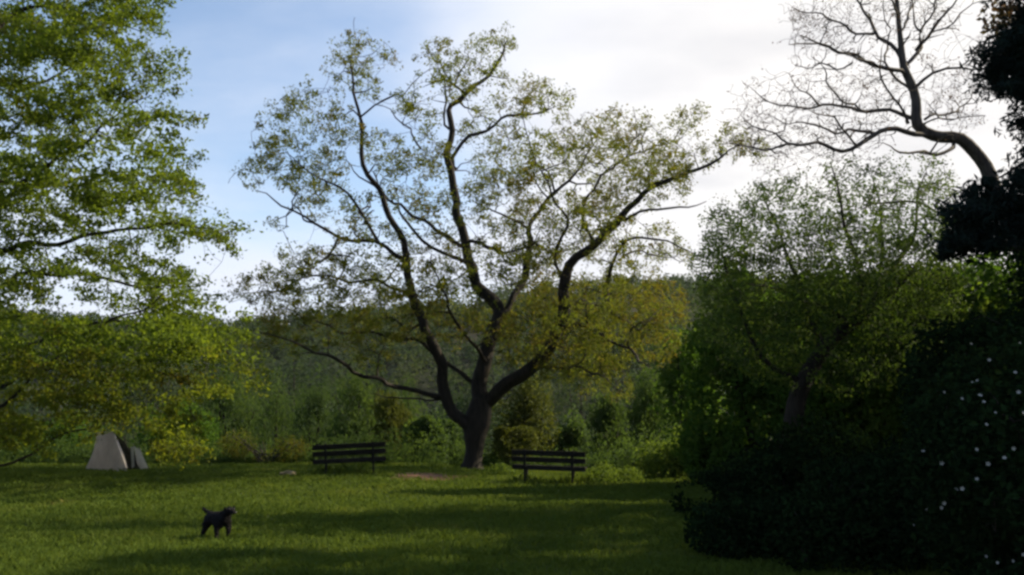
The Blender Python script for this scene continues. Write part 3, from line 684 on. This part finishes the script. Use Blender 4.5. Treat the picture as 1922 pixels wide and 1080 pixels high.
for k, (z0, tx, ty, dy) in enumerate([(3.2, 1800, 440, -.6), (3.6, 1850, 400, -.4), (4.9, 1860, 150, -.6), (4.4, 1880, 330, -.8), (5.4, 1900, 90, -.4), (3.0, 1900, 470, -.7), (6.2, 1960, -150, 0), (3.5, 2400, 400, .5), (4.6, 2400, 200, -1), (5.8, 2350, -100, .5)]):
    e = at(tx, ty, CY_ + dy); m = (np.array((cb[0], CY_, z0)) + e) / 2 + np.array((0, 0, .25))
    cf.limb(np.array([(cb[0], CY_, z0, .06), (*m, .035), (*e, .01)]), 0, .03)
for k in np.argsort([np.min(np.linalg.norm(cf.P - p, axis=1)) for p in T]): cf.reach(T[k], lift=.1, maxr=.02)
lp = tufts(T, 120, rng.uniform(.10, .32, len(T)), .5)
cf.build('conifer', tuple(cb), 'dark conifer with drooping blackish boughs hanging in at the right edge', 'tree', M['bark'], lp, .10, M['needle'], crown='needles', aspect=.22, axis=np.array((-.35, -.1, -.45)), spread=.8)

# ---------- reddish twigs in the top corner; unseen bulk added to shade the lawn
shrub('shade_tree', 12.6, 14.4, [(-3.1, .9, 9.0, .85, 1.0, .8), (0, 0, 7.6, 3.0, 2.8, 2.6), (-.9, -.4, 9.6, 2.3, 2.2, 1.7), (.8, .5, 5.4, 2.6, 2.6, 1.8), (-.4, 1.6, 6.4, 2.2, 2.0, 1.8), (-.6, -3.4, 5.6, 2.4, 2.4, 2.6), (.6, -2.6, 3.2, 2.2, 2.2, 1.6)], 60000, .13, 'red_leaf',
      'reddish twigs in the top right corner on a tall unseen tree added to shade the lawn', 'tree', 53, stems=9, reach_n=240, gap=-.3)

# ---------- trees on the slope beyond the lawn
SLOPE = 'trees on the slope beyond the lawn'
def slope_tree(name, px, top, Y, hw, mat, label, seed, n=2600, size=.24, weep=True, cat='tree'):
    x = rx(px, Y); zt = at(px, top, Y)[2]; zb = float(ground_z(x, Y)); H = zt - zb; r = hw / FPX * Y
    E = [(0, 0, H * .45, r, r, H * .42), (-r * .4, 0, H * .68, r * .6, r * .6, H * .28), (r * .45, .3, H * .62, r * .55, r * .6, H * .30), (r * .1, -.2, H * .82, r * .42, r * .45, H * .19)]
    kw = dict(axis=np.array((0, 0, -1.0)), spread=.45, aspect=.4) if weep else dict(aspect=.6)
    return shrub(name, x, Y, E, n, size, mat, label, cat, seed, stems=4, reach_n=14, group=SLOPE, shell=2.2, lump=.3, s1=max(1.4, r), gap=-.35, **kw)
ST = [('willow_tree', 430, 672, 44, 70, 'willow_leaf', 'soft green willowy tree beyond the lawn just right of the left tree', 1),
      ('willow_tree', 520, 690, 50, 62, 'willow_leaf', 'upright willowy tree above the brushwood left of the left bench', 1),
      ('willow_tree', 598, 705, 46, 50, 'willow_leaf', 'narrow willowy tree rising behind the left bench end', 1),
      ('willow_tree', 672, 690, 43, 52, 'willow_leaf', 'taller willowy tree rising behind the middle of the left bench', 1),
      ('leafy_tree', 735, 725, 39, 40, 'yellow_leaf', 'yellow-green sapling to the right of the left bench', 1),
      ('leafy_tree', 800, 775, 37, 40, 'willow_leaf', 'low bushy tree left of the oak trunk', 0),
      ('leafy_tree', 842, 762, 46, 42, 'willow_leaf', 'grey-green bushy tree seen low against the left side of the oak trunk', 0),
      ('willow_tree', 762, 705, 52, 50, 'willow_leaf', 'dull green tree between the yellow-green sapling and the oak stem', 1),
      ('dark_tree', 880, 690, 70, 70, 'wood_leaf', 'broad dim tree down the slope right behind the oak trunk', 0),
      ('dark_tree', 700, 660, 82, 70, 'wood_leaf', 'dim tree far down the slope under the long low oak limb', 0),
      ('dark_tree', 345, 745, 39, 75, 'shrub_leaf', 'dark rounded tree right behind the pale tent', 0),
      ('dark_tree', 130, 770, 42, 90, 'shrub_leaf', 'dark bushy tree left of the pale tent', 0),
      ('dark_tree', -20, 780, 40, 90, 'shrub_leaf', 'dark bushy tree at the left end of the lawn', 0),
      ('leafy_tree', 985, 692, 42, 62, 'yellow_leaf', 'yellow-green tree behind the oak trunk on its right', 0),
      ('leafy_tree', 1070, 770, 43, 50, 'willow_leaf', 'low green tree behind the right bench', 0),
      ('willow_tree', 1140, 735, 38, 40, 'willow_leaf', 'slim green tree behind the right end of the right bench', 1),
      ('willow_tree', 1215, 690, 41, 52, 'willow_leaf', 'green tree between the right bench and the shaded shrubs', 1),
      ('leafy_tree', 1285, 610, 36, 62, 'shrub_leaf', 'dark green tree rising behind the rounded shrub', 0),
      ('willow_tree', 560, 640, 85, 75, 'wood_leaf', 'grey-green tree far down the slope left of the oak', 0),
      ('willow_tree', 455, 622, 95, 80, 'wood_leaf', 'grey-green tree far down the slope beside the left tree', 0),
      ('willow_tree', 1090, 640, 88, 90, 'wood_leaf', 'grey-green tree far down the slope right of the oak', 0),
      ('willow_tree', 1235, 575, 78, 80, 'wood_leaf', 'tall grey-green tree far down the slope at the right end of the view', 0),
      ('willow_tree', 280, 640, 80, 90, 'wood_leaf', 'grey-green tree far down the slope seen under the left tree', 0)]
for k, (nm, px, top, Y, hw, mat, lab, wp) in enumerate(ST):
    slope_tree(nm, px, top, Y, hw, mat, lab, 100 + k, n=11000 if Y < 60 else 8000, size=.15 if Y < 60 else .26, weep=bool(wp))
shrub('leafy_shrub', rx(958, 31.2), 31.2, [(0, 0, .7, .75, .7, .75), (.5, .1, 1.0, .5, .5, .5), (-.3, 0, 1.2, .4, .4, .35)], 5200, .10, 'yellow_leaf',
      'small yellow-green shrub between the oak trunk and the right bench', 'shrub', 61, gap=-.7)
shrub('brushwood', rx(505, 30.5), 30.5, [(0, 0, .45, 1.3, .7, .5), (-1, 0, .6, .7, .6, .5), (.9, 0, .5, .7, .6, .55)], 3200, .08, 'oak_leaf',
      'low brownish brushwood left of the left bench', 'shrub', 63, bark='bark_grey', stems=14, reach_n=160, gap=-.3)
shrub('leafy_shrub', rx(1250, 25.5), 25.5, [(0, 0, .5, .8, .6, .6), (.6, -.3, .8, .7, .6, .8)], 6000, .10, 'weed_leaf' if 'weed_leaf' in M else 'weed',
      'small bright green shrub at the edge of the shade right of the right bench', 'shrub', 67)

# ---------- far woodland on the ridge (one mass)
n = 3600
wx = rng.uniform(-1, 1, n); wy = 150 + 235 * rng.uniform(0, 1, n) ** .75
wx = wx * (wy * .75 + 30)
q = wavy(np.stack((wx, wy, wx * 0), 1), 120, 71)
keepw = (q > -.85) | (wy > 318)
wx, wy = wx[keepw], wy[keepw]
wz = ground_z(wx, wy); rr = rng.uniform(1.8, 4.2, len(wx))
c = np.repeat(np.stack((wx, wy, wz + rr * .8), 1), 120, 0)
d = unit(rng.normal(size=c.shape)) * (np.repeat(rr, 120) * rng.uniform(.55, 1.05, len(c)))[:, None]
d[:, 2] *= 1.15
wd = leaves_obj('distant_woodland', c + d, .8, M['wood_leaf'], aspect=.8)
wd['kind'] = 'stuff'; wd['label'] = 'dull green woodland covering the far hillside'

# ---------- undergrowth along the edge of the drop
n = 2300
ux = rng.uniform(-22, 10, n); uy = LAWN_END - .6 + np.abs(rng.normal(size=n)) * 1.7
ht = (.35 + .55 * rng.uniform(0, 1, n)) * (1 + .5 * wavy(np.stack((ux, uy, ux * 0), 1), 3, 81)) * np.clip((uy - LAWN_END + .9) / 1.2, .2, 1.3)
m_ = (np.abs(ux - rx(800, 30)) > 1.2) | (uy > LAWN_END + .4)
ux, uy, ht = ux[m_], uy[m_], ht[m_]
uz = ground_z(ux, uy)
per = 22
f = rng.uniform(0, 1, (len(ux), per))
c = np.stack((ux[:, None] + rng.normal(size=f.shape) * .10, uy[:, None] + rng.normal(size=f.shape) * .10, uz[:, None] + f * ht[:, None] + .02), -1).reshape(-1, 3)
ug = leaves_obj('undergrowth', c, .12, M['willow_leaf'], aspect=.42, axis=np.array((0, 0, .5)), spread=.7)
ug['kind'] = 'stuff'; ug['label'] = 'rough leafy undergrowth along the far edge of the lawn'

# ---------- weeds by the right bench, each clump a plant
def weed(px, py, h, r, n, label, mat='weed'):
    p = on_turf(px, py)
    q = rng.normal(size=(n, 3)) * np.array((r * .5, r * .5, 0)); q[:, 2] = rng.uniform(.02, 1, n) ** .8 * h * (1 - .4 * np.hypot(q[:, 0], q[:, 1]) / r)
    root = thing('weed_clump', tuple(p), label, 'plant', 'weeds at the right bench')
    leaves_obj('leaves', p + q, .10, M[mat], root, aspect=.4, axis=np.array((0, 0, .8)), spread=.7)
    st = Tree()
    for _ in range(9):
        e = p + np.array((rng.normal() * r * .4, rng.normal() * r * .4, h * rng.uniform(.6, 1)))
        st.limb(np.array([(*(p + rng.normal(size=3) * np.array((.08, .08, 0))), .008), (*((p + e) / 2), .006), (*e, .003)]), 0, .01)
    tubes_mesh('stems', st.tubes[0], M['weed'], root)
weed(1135, 908, .62, .38, 420, 'bright weed clump against the right end of the right bench')
weed(1180, 905, .45, .35, 330, 'low weed clump a step right of the right bench')
weed(1222, 898, .75, .42, 420, 'tall weed clump at the edge of the shade right of the bench')
weed(1112, 872, .80, .30, 260, 'weed clump growing behind the right bench armless end')
weed(940, 893, .40, .35, 280, 'weed clump at the foot of the oak beside the right bench')

# ---------- grass on the lawn
n = 330000
gy_ = 7.5 * (33.0 / 7.5) ** rng.uniform(0, 1, n) ** .85
gx_ = rng.uniform(-1, 1, n) * (gy_ * .64 + 2.5)
q3 = np.stack((gx_, gy_, gx_ * 0), 1)
tall = wavy(q3, 2.2, 91) * .5 + wavy(q3, .7, 92) * .5
bare = ((gx_ - rx(803, 24.7)) / 1.15) ** 2 + ((gy_ - 24.4) / 2.1) ** 2 < rng.uniform(.05, 1.3, n)
ok = (gy_ < LAWN_END + 1.5) & ~bare & (gx_ > -24)
gx_, gy_, tall = gx_[ok], gy_[ok], tall[ok]; n = len(gx_)
gz_ = ground_z(gx_, gy_)
hh = (.048 + .04 * (tall + .5).clip(0, 1.5)) * rng.uniform(.6, 1.5, n)
for bpx, bpy_ in ((1031, 909), (657, 893)):   # left longer where the mower cannot reach, round the benches' feet
    q_ = on_turf(bpx, bpy_); hh = hh * (1 + 1.9 * np.exp(-np.clip(np.abs(gx_ - q_[0]) - .8, 0, 9) ** 2 / .1 - (gy_ - q_[1]) ** 2 / .12))
ang = rng.uniform(0, 6.283, n); wd_ = (.003 + .00052 * gy_) * rng.uniform(.7, 1.4, n)
base = np.stack((gx_, gy_, gz_ - .005), 1)
side = np.stack((np.cos(ang), np.sin(ang), 0 * ang), 1) * wd_[:, None]
lean = rng.normal(size=(n, 2)) * .55
mid = base + np.stack((lean[:, 0] * hh * .3, lean[:, 1] * hh * .3, hh * .6), 1)
tip = base + np.stack((lean[:, 0] * hh, lean[:, 1] * hh, hh), 1)
V = np.stack((base - side, base + side, mid + side * .7, tip, mid - side * .7), 1).reshape(-1, 3)
F = np.arange(5 * n).reshape(-1, 5)
gr = mesh_np('grass', V, [F], M['grass'])
gr['kind'] = 'stuff'; gr['label'] = 'mown green grass of the lawn'

# bare reddish earth by the oak's foot and leaf litter
em = rough_mat('red_earth', [(0.3, (0.05, 0.025, 0.012)), (0.7, (0.11, 0.052, 0.026))], 3, .95, .5)
k = np.arange(40) * 2 * np.pi / 40
er = 1 + .18 * np.sin(3 * k + 1) + .12 * np.sin(5 * k)
ex, ey = rx(803, 24.7) + 1.1 * er * np.cos(k), 24.7 + 1.9 * er * np.sin(k)
rings = [np.stack((rx(803, 24.7) + (ex - rx(803, 24.7)) * f, 24.7 + (ey - 24.7) * f), 1) for f in (1, .75, .5, .25)]
ev = np.concatenate(rings); ez = ground_z(ev[:, 0], ev[:, 1]) + np.repeat((.006, .018, .022, .02), 40)
ii = np.arange(40)
EFc = [np.stack((r_ * 40 + ii, r_ * 40 + (ii + 1) % 40, (r_ + 1) * 40 + (ii + 1) % 40, (r_ + 1) * 40 + ii), 1) for r_ in range(3)]
eo = mesh_np('bare_earth', np.column_stack((ev, ez)), EFc + [(120 + ii)[None]], em, True)
eo['kind'] = 'structure'

# ---------- benches
def box(bm, c, s, rot=None, bev=.006):
    r = bmesh.ops.create_cube(bm, size=1.0)
    mt = Matrix.Translation(c) @ (rot.to_4x4() if rot else Matrix.Identity(4)) @ Matrix.Diagonal((*s, 1))
    bmesh.ops.transform(bm, matrix=mt, verts=r['verts'])
    if bev: bmesh.ops.bevel(bm, geom=list({e for v in r['verts'] for e in v.link_edges}), offset=bev, segments=1, affect='EDGES')
def make_bench(label):
    root = thing('park_bench', (0, 0, 0), label, 'bench', 'benches looking out from the lawn')
    W = 1.92
    tilt = Matrix.Rotation(R(12), 3, 'X')
    for z, h in ((.80, .135), (.625, .135)):
        bm = bmesh.new(); box(bm, (0, -.24 - (z - .45) * .21, z), (W, .035, h), tilt, .008)
        bm_obj('back_slat', bm, M['bench'], root)
    for y in (-.17, -.02, .13):
        bm = bmesh.new(); box(bm, (0, y, .445), (W, .125, .045), None, .008)
        bm_obj('seat_slat', bm, M['bench'], root)
    bm = bmesh.new(); box(bm, (0, -.235, .42), (W, .03, .12), None, .006); bm_obj('rear_rail', bm, M['bench'], root)
    for s in (-1, 1):
        x = s * .62
        bm = bmesh.new(); box(bm, (x, -.205 - .105, .66), (.06, .03, .46), tilt, .004); bm_obj('back_support', bm, M['iron'], root)
        bm = bmesh.new(); box(bm, (x, -.03, .395), (.06, .38, .05), None, .004); bm_obj('seat_support', bm, M['iron'], root)
        bm = bmesh.new(); box(bm, (x, -.20, .18), (.05, .06, .40), Matrix.Rotation(R(6), 3, 'X'), .005); bm_obj('leg', bm, M['iron'], root)
        bm = bmesh.new(); box(bm, (x, .15, .18), (.05, .06, .40), Matrix.Rotation(R(-6), 3, 'X'), .005); bm_obj('leg', bm, M['iron'], root)
        bm = bmesh.new(); box(bm, (x, -.02, .02), (.10, .62, .05), None, .005); bm_obj('foot_rail', bm, M['iron'], root)
    return root
def copy_tree(o, parent=None):
    c = o.copy(); COL.objects.link(c)
    if parent: c.parent = parent
    for ch in list(o.children): copy_tree(ch, c)
    return c
bA = make_bench('dark slatted park bench right of the oak with weeds at its end')
bB = copy_tree(bA); bB['label'] = 'dark slatted park bench left of the oak seen from behind'
p = on_turf(1031, 909); bA.location = p; bA.rotation_euler = (0, R(1.6), R(-10))
p = on_turf(657, 893); bB.location = (p[0], p[1], p[2] - .01); bB.rotation_euler = (0, R(-2.6), R(9))

# ---------- pale tent under the left tree
tb = on_turf(222, 885); TY = tb[1]
def tp(px, py, dy=0):
    v = at(px, py, TY + dy); return Vector(v) - Vector(tb)
tent = thing('tent', tuple(tb), 'small pale canvas tent open at its right end under the left tree', 'tent')
A, B_ = tp(181, 812, .55), tp(213, 811, .25)
D, C_ = tp(158, 882, .15), tp(238, 888, -.15)
E_ = tp(281, 889, .75); Fb = tp(190, 882, 1.6)
for v in (C_, D, E_, Fb): v.z = -.01
def cloth(name, p00, p10, p01, p11, nu=14, nv=14, sag=.03, mat='canvas', parent=tent):
    bm = bmesh.new(); g = []
    nrm = ((p10 - p00).cross(p01 - p00)).normalized()
    for i in range(nu + 1):
        row = []
        for j in range(nv + 1):
            u, v = i / nu, j / nv
            q = p00.lerp(p10, u).lerp(p01.lerp(p11, u), v)
            q = q + nrm * (-sag * math.sin(u * math.pi) * math.sin(v * math.pi) + .02 * math.sin(u * 17 + v * 3) * (v + .15) + .008 * math.sin(u * 41 + v * 5))
            q = q + (p01 - p00) * (.03 * math.sin(u * math.pi) * (1 - v)) + (p00 - p10).normalized() * (-.09 * math.sin(v * math.pi) * (1 - u) if nu > 8 else 0)
            row.append(bm.verts.new(q))
        g.append(row)
    for i in range(nu):
        for j in range(nv): bm.faces.new((g[i][j], g[i + 1][j], g[i + 1][j + 1], g[i][j + 1]))
    bmesh.ops.solidify(bm, geom=bm.faces[:], thickness=.004)
    return bm_obj(name, bm, M[mat], parent, True)
cloth('side_panel', A, B_, D, C_)
cloth('side_panel', A, B_, Fb, E_)
cloth('rear_panel', A, A + Vector((.01, .01, 0)), D, Fb)
cloth('opening_shade', B_ + Vector((.02, 0, -.03)), B_ + Vector((.03, .03, -.03)), C_ + Vector((.03, .02, 0)), E_ + Vector((-.02, .01, 0)), 10, 10, .02, 'shade_sheet')  # dark sheet across the opening, painted as the unlit interior
cloth('door_flap', tp(245, 838, .22), tp(251, 838, .24), tp(247, 880, .10), tp(252, 876, .12), 5, 10, .01, 'canvas_edge')
cloth('door_flap', tp(250, 836, .24), tp(263, 843, .30), tp(260, 886, .45), tp(283, 889, .58), 5, 10, .02, 'canvas_edge')
def rod(name, a, b, r, mat, parent):
    o = tubes_mesh(name, [(np.array([a, (Vector(a) + Vector(b)) / 2, b]) + np.array(tb), np.array([r, r, r]))], M[mat], parent); return o
rod('pole', B_, Vector((B_.x, B_.y, -.02)), .014, 'canvas_edge', tent)
rod('ridge_pole', A, B_, .014, 'canvas_edge', tent)

# ---------- pale stone near the left bench
ps_ = on_turf(541, 893)
bm = bmesh.new(); bmesh.ops.create_icosphere(bm, subdivisions=3, radius=1)
for v in bm.verts:
    q = v.co.copy(); f = 1 + .16 * math.sin(q.x * 5 + 1) * math.cos(q.y * 4) + .1 * math.sin(q.z * 9 + q.x * 3)
    v.co = Vector((q.x * .24 * f, q.y * .18 * f, q.z * .085 * f + .04))
st = bm_obj('stone', bm, M['stone'], None, False); st.location = ps_
st['label'] = 'pale flat stone in the grass left of the left bench'; st['category'] = 'stone'

# ---------- black dog
dg = on_turf(407, 1012)
verts = []; edges = []; rads = []
def jn(p, r, par=None):
    verts.append(p); rads.append(r)
    if par is not None: edges.append((par, len(verts) - 1))
    return len(verts) - 1
pel = jn((-.12, 0, .30), (.074, .084))
mid_ = jn((-.01, 0, .295), (.078, .084), pel)
che = jn((.10, 0, .290), (.082, .098), mid_)
sho = jn((.16, 0, .335), (.066, .078), che)
nek = jn((.20, 0, .385), (.052, .056), sho)
hd = jn((.245, 0, .412), (.062, .060), nek)
mz = jn((.305, 0, .388), (.040, .036), hd)
ns_ = jn((.350, 0, .374), (.028, .025), mz)
t1 = jn((-.195, 0, .345), (.026, .026), pel); t2 = jn((-.27, 0, .375), (.021, .021), t1); t3 = jn((-.35, 0, .405), (.013, .013), t2)
for s, dx in ((1, .03), (-1, -.035)):
    a = jn((-.135 + dx * .4, s * .062, .225), (.050, .060), pel); b_ = jn((-.105 + dx, s * .068, .155), (.036, .040), a)
    c_ = jn((-.160 + dx, s * .068, .092), (.023, .026), b_); d_ = jn((-.150 + dx, s * .068, .025), (.021, .021), c_); jn((-.115 + dx, s * .068, .015), (.022, .016), d_)
    a = jn((.120 + dx * .5, s * .058, .205), (.040, .046), che); b_ = jn((.115 + dx, s * .060, .12), (.027, .029), a)
    c_ = jn((.120 + dx, s * .060, .03), (.022, .022), b_); jn((.150 + dx, s * .060, .015), (.023, .016), c_)
me = bpy.data.meshes.new('dog'); me.from_pydata(verts, edges, [])
dog = bpy.data.objects.new('dog', me); COL.objects.link(dog); me.materials.append(M['fur'])
md = dog.modifiers.new('skin', 'SKIN'); md.use_smooth_shade = True
for k_, sv in enumerate(me.skin_vertices[0].data):
    sv.radius = rads[k_]; sv.use_root = (k_ == 0)
sb = dog.modifiers.new('sub', 'SUBSURF'); sb.levels = sb.render_levels = 2
dog.location = dg; dog.rotation_euler = (0, 0, R(-34)); dog.scale = (.99, 1.22, .98)
dog['label'] = 'small black dog standing on the lawn with its tail out'; dog['category'] = 'dog'
for s in (-1, 1):
    bm = bmesh.new(); bmesh.ops.create_icosphere(bm, subdivisions=2, radius=1)
    for v in bm.verts: v.co = Vector((v.co.x * .026, v.co.y * .011, v.co.z * .046 - .032 + .010 * v.co.x))
    e = bm_obj('ear', bm, M['fur'], dog, True); e.location = (.232, s * .060, .446); e.rotation_euler = (R(-14) * s, R(10), 0)
    bm = bmesh.new(); bmesh.ops.create_icosphere(bm, subdivisions=2, radius=.0085); e = bm_obj('eye', bm, M['nose'], dog, True); e.location = (.288, s * .036, .428)
bm = bmesh.new(); bmesh.ops.create_icosphere(bm, subdivisions=2, radius=.014); e = bm_obj('nose', bm, M['nose'], dog, True); e.location = (.374, 0, .380)

# shaggy coat: uneven outline
tx = bpy.data.textures.new('shag', 'CLOUDS'); tx.noise_scale = .035
dm = dog.modifiers.new('shag', 'DISPLACE'); dm.texture = tx; dm.strength = .028; dm.mid_level = .42
sb.levels = sb.render_levels = 3

# ---------- thin valley air
HAZE = 0.00006
hm, t, out = new_mat('valley_air')
pv = N(t, 'ShaderNodeVolumePrincipled'); pv.inputs['Color'].default_value = (.80, .86, .92, 1); pv.inputs['Density'].default_value = HAZE; pv.inputs['Anisotropy'].default_value = .4
t.links.new(pv.outputs[0], out.inputs['Volume'])
bm = bmesh.new(); bmesh.ops.create_cube(bm, size=1.0)
z0, z1 = float(gv[:, 2].min()) - 1.0, 85.0
bmesh.ops.transform(bm, matrix=Matrix.Translation((0, 720, (z0 + z1) / 2)) @ Matrix.Diagonal((1420, 1580, z1 - z0, 1)), verts=bm.verts)
hz = bm_obj('haze', bm, hm); hz['kind'] = 'stuff'
